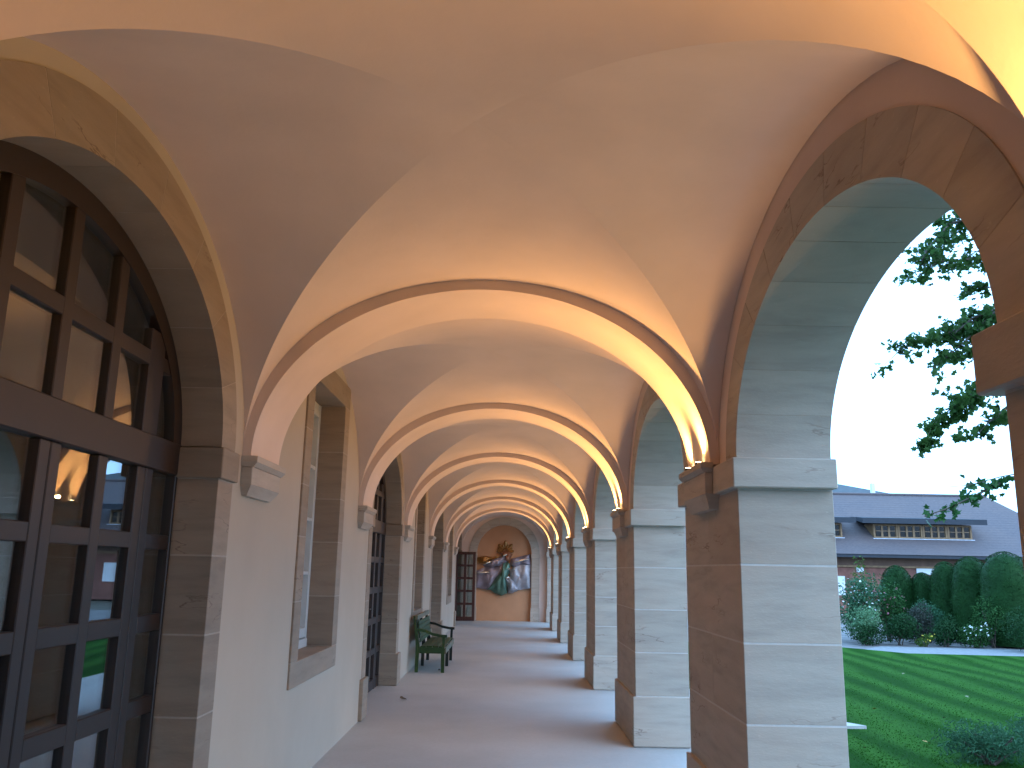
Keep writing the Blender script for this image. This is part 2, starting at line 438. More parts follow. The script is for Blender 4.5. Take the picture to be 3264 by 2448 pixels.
# ------------------------------------------------------------------ rear wall with doors and windows
def rear_wall():
    mb = MB(); zt = 4.25
    edges = []
    for j in range(-2, 7):
        c = WC(j); y0, y1 = c-L/2-.005, c+L/2+.005
        if j == -2: y0 = YB
        if j == 6: y1 = YE+.3
        if j % 2 == 0:                                   # arched door
            Q = 1.30+.225
            yy = [c+Q*math.cos(PI*(1-i/56)) for i in range(57)]
            zz = [ZS+ell(y-c, Q+1e-6, .906+.225) for y in yy]
            zz[0] = zz[-1] = ZS
            mb.add([(XL,y0,0),(XL,yy[0],0),(XL,yy[0],zt),(XL,y0,zt)], [(0,1,2,3)])
            mb.add([(XL,yy[-1],0),(XL,y1,0),(XL,y1,zt),(XL,yy[-1],zt)], [(0,1,2,3)])
            vs = []; fs = []
            for y, z in zip(yy, zz): vs += [(XL,y,z),(XL,y,zt)]
            for i in range(56): fs.append((2*i, 2*i+2, 2*i+3, 2*i+1))
            mb.add(vs, fs)
        else:
            w = .83; z0, z1 = .735, 3.285
            for (a, b, p, q) in ((y0, c-w, 0, zt), (c+w, y1, 0, zt), (c-w, c+w, 0, z0), (c-w, c+w, z1, zt)):
                mb.add([(XL,a,p),(XL,b,p),(XL,b,q),(XL,a,q)], [(0,1,2,3)])
    return mb
t = thing('house_wall', 'long cream plaster wall on the left with doors and windows', 'wall', (XL, 10, 0))
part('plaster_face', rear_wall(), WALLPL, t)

# rooms behind the glass
XI = -2.32
t = thing('room', 'beige rooms behind the glazed doors and windows', 'room', (XI, 10, 0))
rm = MB()
rm.add([(XI,YB,-.02),(XI,YE+.3,-.02),(XI,YE+.3,4.2),(XI,YB,4.2)], [(0,1,2,3)])
part('room_wall', rm, ROOMW, t)
part('room_floor', MB().box(XI, -1.98, YB, YE+.3, -.2, -.001), simple('room_floor', (.30,.24,.18), .5), t)
for j in range(-2, 7):
    y = WC(j)+L/2
    part('partition', MB().box(XI-.01, -1.83, y-.06, y+.06, -.01, 4.2), ROOMW, t)
part('shell', MB().box(XI-.3, XI-.1, YB-.3, YE+.6, -.3, 4.21), WALLPL, t)

# door surrounds: jamb stones, imposts, plinths, voussoirs
DW, DB = 1.30, .906
def door_surround(j, label):
    c = WC(j); t = thing('door_surround', label, 'door surround', (XL, c, 0), 'stone surrounds of the arched doors')
    xf, xb = XL+.006, -1.86; g = .0032
    for s_ in (-1, 1): part('mortar_joint', MB().box(xf-.0015, xb, c+s_*(DW+.0015), c+s_*(DW+.238), 0, 2.225), MORTAR2, t)
    m2 = MB(); m2.ring('x', c, ZS, DW+.0015, DB+.0015, DW+.228, DB+.228, xb, xf-.001, n=56)
    part('mortar_joint', m2, MORTAR2, t, 25)
    js = [2.055-(2.055-.43)*i/4 for i in range(5)]
    for s_ in (-1, 1):
        for i in range(4):
            part('stone', MB().cbox(xf, xb, c+s_*DW, c+s_*(DW+.24), js[i+1]+g, js[i]-g, .003), STONE2, t)
        part('plinth', MB().cbox(xf+.035, xb, c+s_*(DW-.012), c+s_*(DW+.33), .004, .43-g, .005), STONE2, t)
        part('impost', MB().cbox(xf+.022, xb, c+s_*(DW-.022), c+s_*(DW+.262), 2.055+g, 2.222, .005), STONE2, t)
    n = 9
    for i in range(n):
        part('voussoir', MB().ring('x', c, ZS, DW, DB, DW+.23, DB+.23, xb, xf, PI*i/n+.0022, PI*(i+1)/n-.0022, 9), STONE2, t, 20)
    return t
dl = {0:'stone surround framing the biggest, nearest arched door', 2:'stone surround of the second door, between window and bench',
      4:'stone surround of the third door, beyond the bench', 6:'stone surround of the farthest door, beside the open leaf', -2:'stone surround of the door behind the viewer'}
DS = door_surround(0, dl[0])
for j in (-2,2,4,6): copy_tree(DS, (XL, WC(j), 0), dl[j])

# glazed arched doors
cols = [(.08,.405),(.49,.81),(.985,1.275)]
rows = [(.14,.468),(.545,.867),(.95,1.268),(1.35,1.672),(1.748,2.066)]
TRS = (2.066, 2.235)
def arch_z(c, y, inset): return ZS + ell(y-c, DW-inset, DB-inset)
def make_door(j, label, leaf=True, centre_open=False):
    c = WC(j); xf = -1.806; t = thing('arched_door', label, 'door', (xf, c, 0), 'arched glazed doors along the wall')
    d = .055
    def bars(lst): 
        m = MB()
        for i, (y0, y1, z0, z1) in enumerate(lst): m.cbox(xf-d+.0007*(i % 3), xf-.0007*(i % 4), y0, y1, z0, z1, .004)
        return m
    # outer frame: posts + arch ring + transom
    fr = MB(); fr.ring('x', c, ZS, DW-.105, DB-.105, DW+.02, DB+.02, xf-d-.01, xf+.004, n=48)
    for s_ in (-1, 1): fr.cbox(xf-d-.01, xf+.004, c+s_*1.275, c+s_*(DW+.02), 0, ZS, .004)
    fr.cbox(xf-d-.012, xf+.010, c-DW-.01, c+DW+.01, TRS[0], TRS[1], .006)
    part('frame', fr, BROWN, t, 25)
    def pane(name, poly, par):
        m = MB().prism(poly, 'x', xf-.030, xf-.024); return part(name, m, GLASS, par)
    # side lights (fixed) and two leaves
    for s_ in (-1, 1):
        def Y(a, b): return (c+s_*a, c+s_*b) if s_ > 0 else (c-b, c-a)
        sl = [(*Y(.905,.985), 0.004, 2.066)] + [(*Y(.985,1.275), z0, z1) for z0, z1 in [(0.004, rows[0][0])]+[(rows[i][1], rows[i+1][0]) for i in range(4)]]
        sd_ = part('side_light', bars(sl), BROWN, t)
        for r_ in rows:
            y0, y1 = Y(*cols[2]); pane('pane', [(y0-.006,r_[0]-.006),(y1+.006,r_[0]-.006),(y1+.006,r_[1]+.006),(y0-.006,r_[1]+.006)], sd_)
        if leaf:
            m = [(*Y(.004,.08), .012, 2.064), (*Y(.405,.49), .14, 2.064), (*Y(.81,.898), .012, 2.064), (*Y(.08,.81), .012, .14)]
            for a, b in cols[:2]: m += [(*Y(a, b), rows[i][1], rows[i+1][0]) for i in range(4)]
            lf = part('door_leaf', bars(m), BROWN, t)
            for a, b in cols[:2]:
                y0, y1 = Y(a, b)
                for r_ in rows: pane('pane', [(y0-.006,r_[0]-.006),(y1+.006,r_[0]-.006),(y1+.006,r_[1]+.006),(y0-.006,r_[1]+.006)], lf)
            if s_ < 0:
                h = MB(); h.cbox(xf, xf+.008, c-.06, c-.025, .95, 1.17, .002); h.tube([(xf+.006,c-.042,1.09),(xf+.05,c-.042,1.09),(xf+.055,c-.06,1.09),(xf+.055,c-.16,1.085)], [.010,.009,.009,.007], 8)
                part('handle', h, METAL, lf, 40)
    # fanlight
    fan = MB(); i = 0
    vb = [(-.0405,.0405),(.405,.49),(.81,.985),(-.49,-.405),(-.985,-.81)]
    for a, b in vb:
        zt = min(arch_z(c, c+a, .05), arch_z(c, c+b, .05)); fan.cbox(xf-d+.001, xf-.001, c+a, c+b, TRS[1]-.01, zt, .004)
    R1 = (2.235+.0, 2.57, 2.645)
    w1 = (DW-.1)*math.sqrt(max(0, 1-((2.61-ZS)/(DB-.1))**2)); fan.cbox(xf-d, xf-.002, c-w1-.03, c+w1+.03, R1[1], R1[2], .004)
    fl = part('fanlight', fan, BROWN, t)
    for s_ in (-1, 1):
        for ci, (a, b) in enumerate([(.0405,.405),(.49,.81),(.985,1.19)]):
            def arc(z0, z1lim):
                pl = []; 
                for q in range(9):
                    y = a-.005+(b-a+.01)*q/8; z = min(arch_z(c, c+y, .09), z1lim); 
                    pl.append((c+s_*y, max(z, z0+.002)))
                return [(c+s_*(a-.005), z0)] + pl + [(c+s_*(b+.005), z0)]
            for z0, z1 in ((2.23, 2.576), (2.64, 9)):
                if arch_z(c, c+a, .1) < z0+.03: continue
                pane('pane', arc(z0, z1), fl)
    return t
D0 = make_door(0, 'biggest dark brown glazed arched door, nearest on the left wall')
for j, lb in ((2, 'dark brown arched door with lever handle just beyond the window'), (4, 'dark brown arched door just beyond the green bench'), (-2, 'dark brown arched door behind the viewer')):
    copy_tree(D0, (-1.806, WC(j), 0), lb)
for q in [o for o in D0.children_recursive if o.name.startswith('handle')]: bpy.data.objects.remove(q)
make_door(6, 'farthest arched door frame, its leaf standing open', leaf=False)
# the open leaf at the far end
t = thing('open_door_leaf', 'dark red-brown glazed door leaf standing open across the far end of the walk', 'door', (-1.42, 28.42, 0))
lf = MB(); x0, x1 = -1.76, -1.105; yo = 28.42
xs = [(x0,x0+.085),(-1.475,-1.395),(x1-.085,x1)]
for i, (a, b) in enumerate(xs): lf.cbox(a, b, yo-.028, yo+.028, .012, 2.17, .004)
zr = [(.012,.14),(.50,.57),(.90,.97),(1.30,1.37),(1.70,1.77),(2.08,2.17)]
for a, b in zr:
    lf.cbox(x0+.0855, -1.4755, yo-.027, yo+.027, a, b, .004); lf.cbox(-1.3945, x1-.0855, yo-.027, yo+.027, a, b, .004)
part('leaf_frame', lf, simple('red_brown_paint', (.065,.022,.016), .42, .1, 9, .05), t)
for a, b in ((x0+.08, -1.47), (-1.40, x1-.08)):
    for i in range(5): part('pane', MB().box(a, b, yo-.003, yo+.003, zr[i][1]-.006, zr[i+1][0]+.006), GLASS, t)

# windows
def make_window(j, label):
    c = WC(j)+.01; t = thing('window', label, 'window', (XL, c, 0), 'tall stone-framed windows in the wall')
    w = .63; xf = XL+.016; xb = -1.90; z0, z1 = .913, 3.08; g = .003
    jn = [z0+(z1-z0)*q for q in (0, .2, .42, .60, .80, 1)]
    for s_ in (-1, 1): part('mortar_joint', MB().box(xf-.0015, xb, c+s_*(w+.0015), c+s_*(w+.2085), z0, z1), MORTAR2, t)
    for s_ in (-1, 1):
        for i in range(5): part('stone', MB().cbox(xf, xb, c+s_*w, c+s_*(w+.21), jn[i]+g, jn[i+1]-g, .003), STONE2, t)
    part('lintel', MB().cbox(xf, xb, c-w-.21, c+w+.21, z1, z1+.21, .004), STONE2, t)
    part('sill', MB().cbox(xf, xb, c-w-.21, c+w+.21, .73, z0-.001, .004), STONE2, t)
    fx0, fx1 = -1.875, -1.80
    fr = MB(); 
    for s_ in (-1, 1): fr.cbox(fx0, fx1, c+s_*(w-.055), c+s_*(w+.005), z0, z1, .004)
    fr.cbox(fx0+.001, fx1-.001, c-w+.055, c+w-.055, z1-.06, z1, .004)
    fr.cbox(fx0+.001, fx1+.02, c-w+.055, c+w-.055, z0, z0+.075, .006)
    fo = part('frame', fr, GREYFR, t)
    for s_ in (-1, 1):
        sa = MB(); 
        def Y(a, b): return (c+s_*a, c+s_*b)
        zb, zt = z0+.085, z1-.065
        sa.cbox(fx0+.005, fx1+.012, *Y(.003,.065), zb, zt, .004); sa.cbox(fx0+.005, fx1+.012, *Y(w-.115,w-.058), zb, zt, .004)
        zz = [zb, zb+.09] + [0]*0
        sa.cbox(fx0+.006, fx1+.011, *Y(.065,w-.115), zb, zb+.08, .004); sa.cbox(fx0+.006, fx1+.011, *Y(.065,w-.115), zt-.065, zt, .004)
        H = zt-.065-zb-.08; mz = [zb+.08+H*q/4 for q in range(5)]
        for q in (1,2,3): sa.cbox(fx0+.01, fx1+.006, *Y(.065,w-.115), mz[q]-.015, mz[q]+.015, .003)
        so_ = part('sash', sa, GREYFR, t)
        for q in range(4): part('pane', MB().box(-1.842, -1.836, *Y(.06,w-.11), mz[q]+.012, mz[q+1]-.012), GLASS, so_)
    return t
W1 = make_window(1, 'large near window in the left wall with deep stone reveal')
for j, lb in ((3, 'tall window above the green bench'), (5, 'farthest small window in the left wall'), (-1, 'tall window behind the viewer')):
    copy_tree(W1, (XL, WC(j)+.01, 0), lb)

# corbels on the rear wall
def make_corbel(k, label):
    c = RC(k); a0, a1 = c-RH-.012, c+RH+.012
    t = thing('wall_corbel', label, 'corbel', (XL, c, 2.1), 'stone corbels carrying the arches on the left wall')
    b = MB(); b.cbox(XL-.02, -1.518, a0+.012, a1-.012, 2.062, 2.17, .004)
    b.frustum((XL-.02, -1.556, a0+.06, a1-.06), 2.003, (XL-.02, -1.521, a0+.014, a1-.014), 2.0625)
    part('block', b, STONE, t)
    a = MB(); a.frustum((XL-.02, -1.512, a0+.006, a1-.006), 2.169, (XL-.02, -1.492, a0, a1), 2.192); a.cbox(XL-.02, -1.488, a0-.002, a1+.002, 2.192, 2.232, .003)
    part('abacus', a, STONE, t)
    return t
C1 = make_corbel(1, 'nearest wall corbel, between the big door and the near window')
cl = {2:'wall corbel just before the second door', 3:'wall corbel above the near end of the bench', 4:'wall corbel beyond the bench',
      5:'fifth wall corbel, small in the distance', 6:'farthest wall corbel near the open door leaf', 0:'wall corbel beside the viewer out of frame', -1:'wall corbel behind the viewer'}
for k, lb in cl.items(): copy_tree(C1, (XL, RC(k), 2.1), lb)

# ------------------------------------------------------------------ uplights on the pier corbels
LENS, n_, p_ = new_mat('lit_lens'); p_.inputs['Base Color'].default_value = (.9,.8,.6,1)
p_.inputs['Emission Color'].default_value = (1.0,.72,.36,1); p_.inputs['Emission Strength'].default_value = 16
UM = MB().tube([(0,0,0),(0,0,.018)], [.022,.022], 12).mesh('uplight_body', METAL, 40)
UL = MB().tube([(0,0,.0185),(0,0,.0215)], [.018,.018], 12).mesh('uplight_lens', LENS, 40)
olab = {1:'first', 2:'second', 3:'third', 4:'fourth', 5:'fifth', 6:'sixth', 0:'edge-cut', -1:'hidden rear'}
for k in range(-1, 7):
    for s_, w in ((-1, 'near'), (1, 'far')):
        loc = (1.134, RC(k)+s_*.15, 2.2425)
        t = thing('uplight', f'small lit uplight at the {w} side of the corbel on the {olab[k]} pier', 'uplight', loc, 'uplights under the arch feet')
        link('body', UM, t); link('lens', UL, t)
        ld = bpy.data.lights.new('uplight_lamp', 'SPOT'); lo = bpy.data.objects.new('uplight_lamp', ld); COL.objects.link(lo)
        ld.energy = LAMP_W*(.78 if k == 0 else 1); ld.color = LAMP_COL; ld.spot_size = math.radians(136); ld.spot_blend = 1.0; ld.shadow_soft_size = .018
        lo.location = (loc[0], loc[1], loc[2]+.035)
        lo.rotation_euler = Vector((-.80, s_*.48, 1)).to_track_quat('-Z', 'Y').to_euler()

# ------------------------------------------------------------------ end wall with niche and sculpture
NX = -.185
t = thing('end_wall', 'plaster end wall with a shallow ochre arched niche', 'wall', (NX, YE, 0))
na, nb, nz = .895, .93, 2.13
mb = MB(); xa, xz = XL-.35, XO+.2
for y in (YE,):
    Q = na+.255
    xx = [NX+Q*math.cos(PI*(1-i/48)) for i in range(49)]; zz = [nz+ell(x-NX, Q+1e-6, nb+.255) for x in xx]
    mb.add([(xa,y,0),(xx[0],y,0),(xx[0],y,4.2),(xa,y,4.2)], [(0,1,2,3)]); mb.add([(xx[-1],y,0),(xz,y,0),(xz,y,4.2),(xx[-1],y,4.2)], [(0,1,2,3)])
    vs = []; fs = []
    for x, z in zip(xx, zz): vs += [(x,y,z),(x,y,4.2)]
    for i in range(48): fs.append((2*i,2*i+2,2*i+3,2*i+1))
    mb.add(vs, fs)
part('plaster_face', mb, PLASTER, t)
part('niche_back', MB().box(NX-1.3, NX+1.3, YE+.13, YE+.3, -.01, 3.6), OCHRE, t)
part('backing', MB().box(-5.3, 2.0, YE+.31, YE+.6, -.3, 4.21), WALLPL, t)
for s_ in (-1, 1):
    part('jamb', MB().cbox(NX+s_*na, NX+s_*(na+.26), YE-.022, YE+.135, .43, 2.0, .004), STONE, t)
    part('plinth', MB().cbox(NX+s_*(na-.02), NX+s_*(na+.275), YE-.04, YE+.135, 0.003, .428, .004), STONE, t)
    part('impost', MB().cbox(NX+s_*(na-.018), NX+s_*(na+.275), YE-.042, YE+.135, 2.002, 2.13, .004), STONE, t)
n = 9
for i in range(n):
    part('voussoir', MB().ring('y', NX, nz, na, nb, na+.26, nb+.26, YE-.02, YE+.135, PI*i/n+.0024, PI*(i+1)/n-.0024, 8), STONE, t, 20)
t = thing('plaster_wall', 'plaster wall closing the walk behind the viewer', 'wall', (0, YB, 0))
part('plaster_face', MB().box(-5.3, 2.0, YB-.3, YB, -.3, 4.21), WALLPL, t)

# sculpture: hammered metal relief with sun rays
PURPLE = simple('lilac_metal', (.23,.20,.24), .45, .3, 4, .35, 14, metal=.35)
BLUEW = simple('blue_white_metal', (.30,.32,.37), .45, .3, 4, .35, 14, metal=.3)
TEAL = simple('green_metal', (.085,.18,.145), .45, .3, 5, .35, 18, metal=.45)
GOLD = simple('dark_gold', (.30,.145,.04), .4, .3, 6, .3, 20, metal=.6)
REDH = simple('red_metal', (.28,.12,.065), .5, .2, 6, .25, 20, metal=.3)
SILV = simple('bright_metal', (.80,.76,.66), .25, .15, 6, .2, 20, metal=.8)
def c5(px, py): return (-.18+(px-870)*.00252, 3.056-(py-100)*.00252)
t = thing('wall_sculpture', 'colourful hammered metal relief with green robe and sun rays in the end niche', 'sculpture', (NX, YE, 1.5))
def relief(name, outline, m, depth, lump=9, seed=0, ridge=None):
    """sheet with its own folds: triangulated outline fan, bulging towards the viewer, with thickness"""
    P = [c5(*q) for q in outline]; cx = sum(p[0] for p in P)/len(P); cz = sum(p[1] for p in P)/len(P)
    n = len(P); dens = []
    for i in range(n):
        a, b = P[i], P[(i+1)%n]
        for q in range(5): dens.append((a[0]+(b[0]-a[0])*q/5, a[1]+(b[1]-a[1])*q/5))
    mb = MB(); n = len(dens); rings = 7; vs = []; fs = []
    for rI in range(rings+1):
        f = rI/rings
        for (x, z) in dens:
            X = cx+(x-cx)*f; Z = cz+(z-cz)*f
            h = depth*(1-f**3)+.045*mnoise.noise(Vector((X*lump+seed, Z*lump*.5, seed)))*(1 if f < .99 else .5)
            h += .03*math.sin((X-cx)/(abs(Z-(cz+.9))+.25)*16+seed)*min(1, f*2)
            vs.append((X, YE+.10-.03-max(h, -.01)-.03, Z))
    for rI in range(rings):
        for i in range(n):
            a = rI*n+i; b = rI*n+(i+1)%n; fs.append((a, b, b+n, a+n))
    o = len(vs)
    for (x, z) in dens: vs.append((x, YE+.118, z))
    for i in range(n):
        a = rings*n+i; b = rings*n+(i+1)%n; fs.append((a, b, o+(i+1)%n, o+i))
    mb.add(vs, fs); return part(name, mb, m, t, 50)
relief('drapery', [(500,690),(620,640),(760,640),(860,600),(880,700),(760,790),(690,930),(600,915),(495,900)], PURPLE, .08, seed=1)
relief('wing', [(590,610),(700,550),(810,500),(900,480),(915,560),(840,615),(700,650),(610,635)], PURPLE, .12, seed=2)
relief('band', [(505,520),(600,500),(720,510),(800,495),(790,520),(690,555),(590,590),(510,600)], GOLD, .05, seed=3)
relief('wing', [(955,530),(1040,505),(1205,462),(1212,600),(1100,600),(1000,640),(940,600)], PURPLE, .10, seed=4)
relief('drapery', [(930,680),(1010,610),(1120,600),(1214,600),(1214,895),(1110,915),(1030,930),(960,800)], BLUEW, .08, seed=5)
relief('white_robe', [(885,780),(930,750),(990,800),(1050,900),(1060,925),(980,965),(925,965)], BLUEW, .15, seed=6)
relief('green_robe', [(860,580),(930,570),(950,640),(930,720),(900,780),(915,965),(835,998),(760,970),(700,930),(650,925),(760,770),(830,690)], TEAL, .17, seed=7)
relief('head', [(795,450),(850,430),(930,440),(975,470),(950,520),(930,565),(895,560),(880,500)], REDH, .12, seed=8)
for q, (a, b) in enumerate((((610,605),(700,570)),((900,480),(840,500)),((1000,575),(1190,525)),((915,660),(945,655)),((985,662),(1015,655)),((890,780),(935,760)),((520,715),(680,705)))):
    x0, z0 = c5(*a); x1, z1 = c5(*b)
    part('highlight_fold', MB().tube([(x0,YE-.11,z0),((x0+x1)/2,YE-.135,(z0+z1)/2+.01),(x1,YE-.11,z1)], [.012,.03,.010], 8), SILV, t, 60)
sx, sz = c5(880, 445)
for q in range(9):
    an = math.radians(8+164*q/8); r1 = .27+.10*(q % 2 == 0)*math.sin(an)+.02*random.random(); wd = .055
    d = Vector((math.cos(an), 0, math.sin(an))); e = Vector((-math.sin(an), 0, math.cos(an)))
    base = Vector((sx, YE+.05, sz)); pl = []
    for f, w in ((.30,.35),(.55,.9),(.78,1.0),(.93,.6),(1.0,.08)):
        pl.append((base+d*r1*f, w*wd))
    vs = []; fs = []
    for i, (p, w) in enumerate(pl):
        vs += [p-e*w, p+Vector((0,-.035,0)), p+e*w, p+Vector((0,.012,0))]
    for i in range(4):
        for kk in range(4): fs.append((i*4+kk, i*4+(kk+1)%4, i*4+4+(kk+1)%4, i*4+4+kk))
    fs += [(3,2,1,0),(16,17,18,19)]
    part('sun_ray', MB().add(vs, fs), GOLD, t)
# picture spotlight for the sculpture, clipped to the arch in front of it
ysp = RC(6)+RH
t = thing('spotlight', 'small spotlight fixed to the back of the farthest plaster arch', 'spotlight', (.12, ysp+.05, 3.345))
part('bracket', MB().box(.10, .14, ysp-.004, ysp+.05, 3.335, 3.355), METAL, t)
part('lamp_head', MB().tube([(.12,ysp+.045,3.345),(.12,ysp+.14,3.31)], [.024,.030], 12), METAL, t, 40)
ld = bpy.data.lights.new('spotlight_lamp', 'SPOT'); lo = bpy.data.objects.new('spotlight_lamp', ld); COL.objects.link(lo)
ld.energy = 36; ld.color = (1.0,.57,.27); ld.spot_size = math.radians(62); ld.spot_blend = .9; ld.shadow_soft_size = .03
lo.location = (.12, ysp+.17, 3.30); lo.rotation_euler = (Vector((-.16, 28.83, .62))-lo.location).to_track_quat('-Z','Y').to_euler()

# ------------------------------------------------------------------ bench
bx, by = -1.24, 15.24
t = thing('bench', 'dark green wooden bench with arms against the left wall', 'bench', (bx, by, 0))
xb, xf = -1.475, -1.01
for y in (14.28, 15.24, 16.20):
    part('leg', MB().frustum((xf-.05, xf, y-.024, y+.024), 0, (xf-.058, xf+.002, y-.03, y+.03), .36), GREEN if y < 15 else BLACKG, t)
    m = MB(); m.frustum((xb, xb+.05, y-.024, y+.024), 0, (xb+.004, xb+.062, y-.03, y+.03), .40)
    m.frustum((xb+.004, xb+.062, y-.03, y+.03), .40, (xb-.055, xb-.015, y-.028, y+.028), .86)
    part('back_post', m, GREEN if y < 15 else BLACKG, t)
for i in range(4):
    x = xb+.075+i*.098; part('seat_slat', MB().cbox(x, x+.09, 14.26, 16.22, .385-.006*abs(1.5-i), .408-.006*abs(1.5-i), .005), GREEN, t)
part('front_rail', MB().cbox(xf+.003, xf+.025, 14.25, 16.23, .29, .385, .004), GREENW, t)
for y in (14.268, 16.212): part('side_rail', MB().cbox(xb+.063, xf-.002, y-.014, y+.014, .29, .384, .004), GREEN, t)
for i in range(5):
    z = .45+i*.066; x = xb+.06-(z-.40)*.128
    part('back_board', MB().cbox(x, x+.018, 14.311, 16.169, z, z+.064, .003), GREEN, t)
part('top_rail', MB().cbox(xb-.022, xb+.022, 14.24, 16.24, .80, .872, .006), GREENW, t)  # paler than the boards: the sky's reflection is put into its colour
for y, mm in ((14.28, GREEN), (16.20, BLACKG)):
    q = [(xb+.012,.655),(xb+.14,.635),(xb+.27,.585),(xf-.06,.560),(xf+.03,.556)]
    a = MB(); vs = []; fs = []
    for x, z in q: vs += [(x,y-.03,z-.022),(x,y+.03,z-.022),(x,y+.03,z+.02),(x,y-.03,z+.02)]
    for i in range(4):
        for kk in range(4): fs.append((i*4+kk, i*4+(kk+1)%4, i*4+4+(kk+1)%4, i*4+4+kk))
    fs += [(3,2,1,0),(16,17,18,19)]; a.add(vs, fs)
    part('arm_rest', a, mm, t)
    part('arm_post', MB().frustum((xf-.045, xf-.003, y-.021, y+.021), .36, (xf-.04, xf+.0, y-.019, y+.019), .537), mm, t)
# dry leaves on the floor
DRY = simple('dry_leaf', (.10,.06,.03), .8, .3, 30, 0); YEL = simple('yellow_leaf', (.55,.30,.06), .6, .2, 30, 0); PALE = simple('pale_leaf', (.15,.16,.07), .6, .2, 30, 0)
def leaf_mesh(name, m, s=1, curl=.3, lobes=5):
    vs = [(0,0,0)]; fs = []; n = 14
    for i in range(n+1):
        a = -PI*.86 + 2*PI*.86*i/n; rr = s*(.55+.45*abs(math.cos(a*lobes/2)))*(1-.18*abs(a)/PI)
        x, y = rr*math.cos(a)*.5+.0, rr*math.sin(a)*.5
        vs.append((x, y, curl*s*(abs(y)/s)**1.4*.8 - .1*s*(x/s)**2))
    for i in range(n): fs.append((0, i+1, i+2))
    me = bpy.data.meshes.new(name); me.from_pydata(vs, [], fs); me.materials.append(m); me.shade_smooth(); return me
LD = leaf_mesh('dry_leaf', DRY, .11, .8, 3); LY = leaf_mesh('fallen_leaf', YEL, .10, .35); LP = leaf_mesh('fallen_leaf', PALE, .07, .3)
for (x, y, r_, lb) in ((-1.30, 11.3, .4, 'dry dark leaf lying on the floor before the second door'), (-1.085, 14.5, 2.0, 'dark leaf scrap lying beside the front leg of the bench')):
    o = link('dry_leaf', LD, None, (x, y, .014)); o.rotation_euler = (.2, .1, r_); o.scale = (1.6,.8,1) if y > 14 else (1,1,1); tag(o, lb, 'leaf')

# ------------------------------------------------------------------ garden
ZL = -.12
# lawn with mowing stripes
m_, n_, p_ = new_mat('lawn')
v_ = wpos(n_, (1,1,1)); big = tnoise(n_, wpos(n_, (1,.25,1)), .55, 3); fine = tnoise(n_, v_, 38, 4); mid = tnoise(n_, v_, 4.5, 4)
sx_ = N(n_, 'ShaderNodeSeparateXYZ'); n_.links.new(wpos(n_), sx_.inputs[0])
ph = math_(n_, 'ADD', math_(n_, 'MULTIPLY', sx_.outputs[0], 9.2), math_(n_, 'ADD', math_(n_, 'MULTIPLY', sx_.outputs[1], -.75), math_(n_, 'MULTIPLY', big, 11.0)))
st = math_(n_, 'MULTIPLY_ADD', math_(n_, 'SINE', ph), .5); n_.nodes[-1].inputs[2].default_value = .5
def lawn_col(n, st, mid, fine):
    c = mixc(n, ramp(n, st, [(.1, 0.0), (.9, 1.0)]), (.011,.052,.005), (.036,.110,.016))
    c = mixc(n, math_(n, 'MULTIPLY', ramp(n, mid, [(.35, 0.0), (.7, 1.0)]), .45), c, (.022,.078,.008))
    return mixc(n, ramp(n, fine, [(.35, .25), (.6, 0.0)]), c, (.007,.032,.004))
n_.links.new(lawn_col(n_, st, mid, fine), p_.inputs['Base Color']); p_.inputs['Roughness'].default_value = .9; p_.inputs['Specular IOR Level'].default_value = .02; bump(n_, p_, fine, .25, .02)
LAWN = m_
def edge_y(x):   # far edge of the lawn
    return 23.2 if x < 7.9 else 22.9-(x-7.9)*1.35 if x < 9.2 else 20.95-(x-9.2)*.10
vs = []; fs = []; nx = 44
for i in range(nx+1):
    x = 2.75+ (22-2.75)*i/nx; ye = edge_y(x) if x < 14 else 20.4
    for q in range(2): vs.append((x, (-30, ye)[q], ZL))
for i in range(nx): fs.append((2*i, 2*i+2, 2*i+3, 2*i+1))
struct('lawn', MB().add(vs, fs), LAWN)
BLADE = foliage_mat('grass_blades', (.013,.062,.006), (.030,.105,.014), .6, .5)
# blades as geometry over the part the arch opens on
rg = random.Random(3); vs = []; fs = []
n_bl = 0
while n_bl < 22000:
    y = 7.6 + 12.5*rg.random()**1.5; x = y*(.36+.24*rg.random()) + .1
    if x < 2.8 or y > edge_y(x)-.05: continue
    h = .006+.010*rg.random(); a = rg.random()*PI; w = .004+.003*rg.random()
    s1 = math.sin(9.2*x-.75*y+3.5); le = .022*(1 if s1 > 0 else -1)
    o = len(vs); dx, dy = math.cos(a)*w, math.sin(a)*w
    vs += [(x-dx, y-dy, ZL), (x+dx, y+dy, ZL), (x+(rg.random()-.5)*.02, y+le+(rg.random()-.5)*.02, ZL+h)]
    fs.append((o, o+1, o+2)); n_bl += 1
gm = bpy.data.meshes.new('grass'); gm.from_pydata(vs, [], fs); gm.materials.append(BLADE)
tag(link('grass', gm), 'short mown grass blades of the striped lawn', None, None, 'stuff')
# gravel path and bed
GRAV = simple('pale_gravel', (.20,.20,.205), .9, .2, 9, .6, 60)
SOIL = simple('bed_soil', (.16,.145,.14), .95, .35, 3, .7, 30)
struct('path', MB().add([(8.75, 22.0, -.135),(9.3, 20.7,-.135),(11.2,20.5,-.135),(24,20.0,-.135),(24,22.6,-.135),(12.2,22.7,-.135),(10.9,22.9,-.135),(9.6,23.1,-.135)], [tuple(range(8))]), GRAV)
struct('flower_bed', MB().add([(2.5,20.0,-.15),(24,20.0,-.15),(24,34,-.15),(2.5,34,-.15)], [(0,1,2,3)]), SOIL)
struct('garden_edging', MB().cbox(3, 8.1, 23.22, 23.30, -.2, -.085), simple('edging_stone', (.34,.34,.33), .8), label='thin pale stone edging along the lawn')
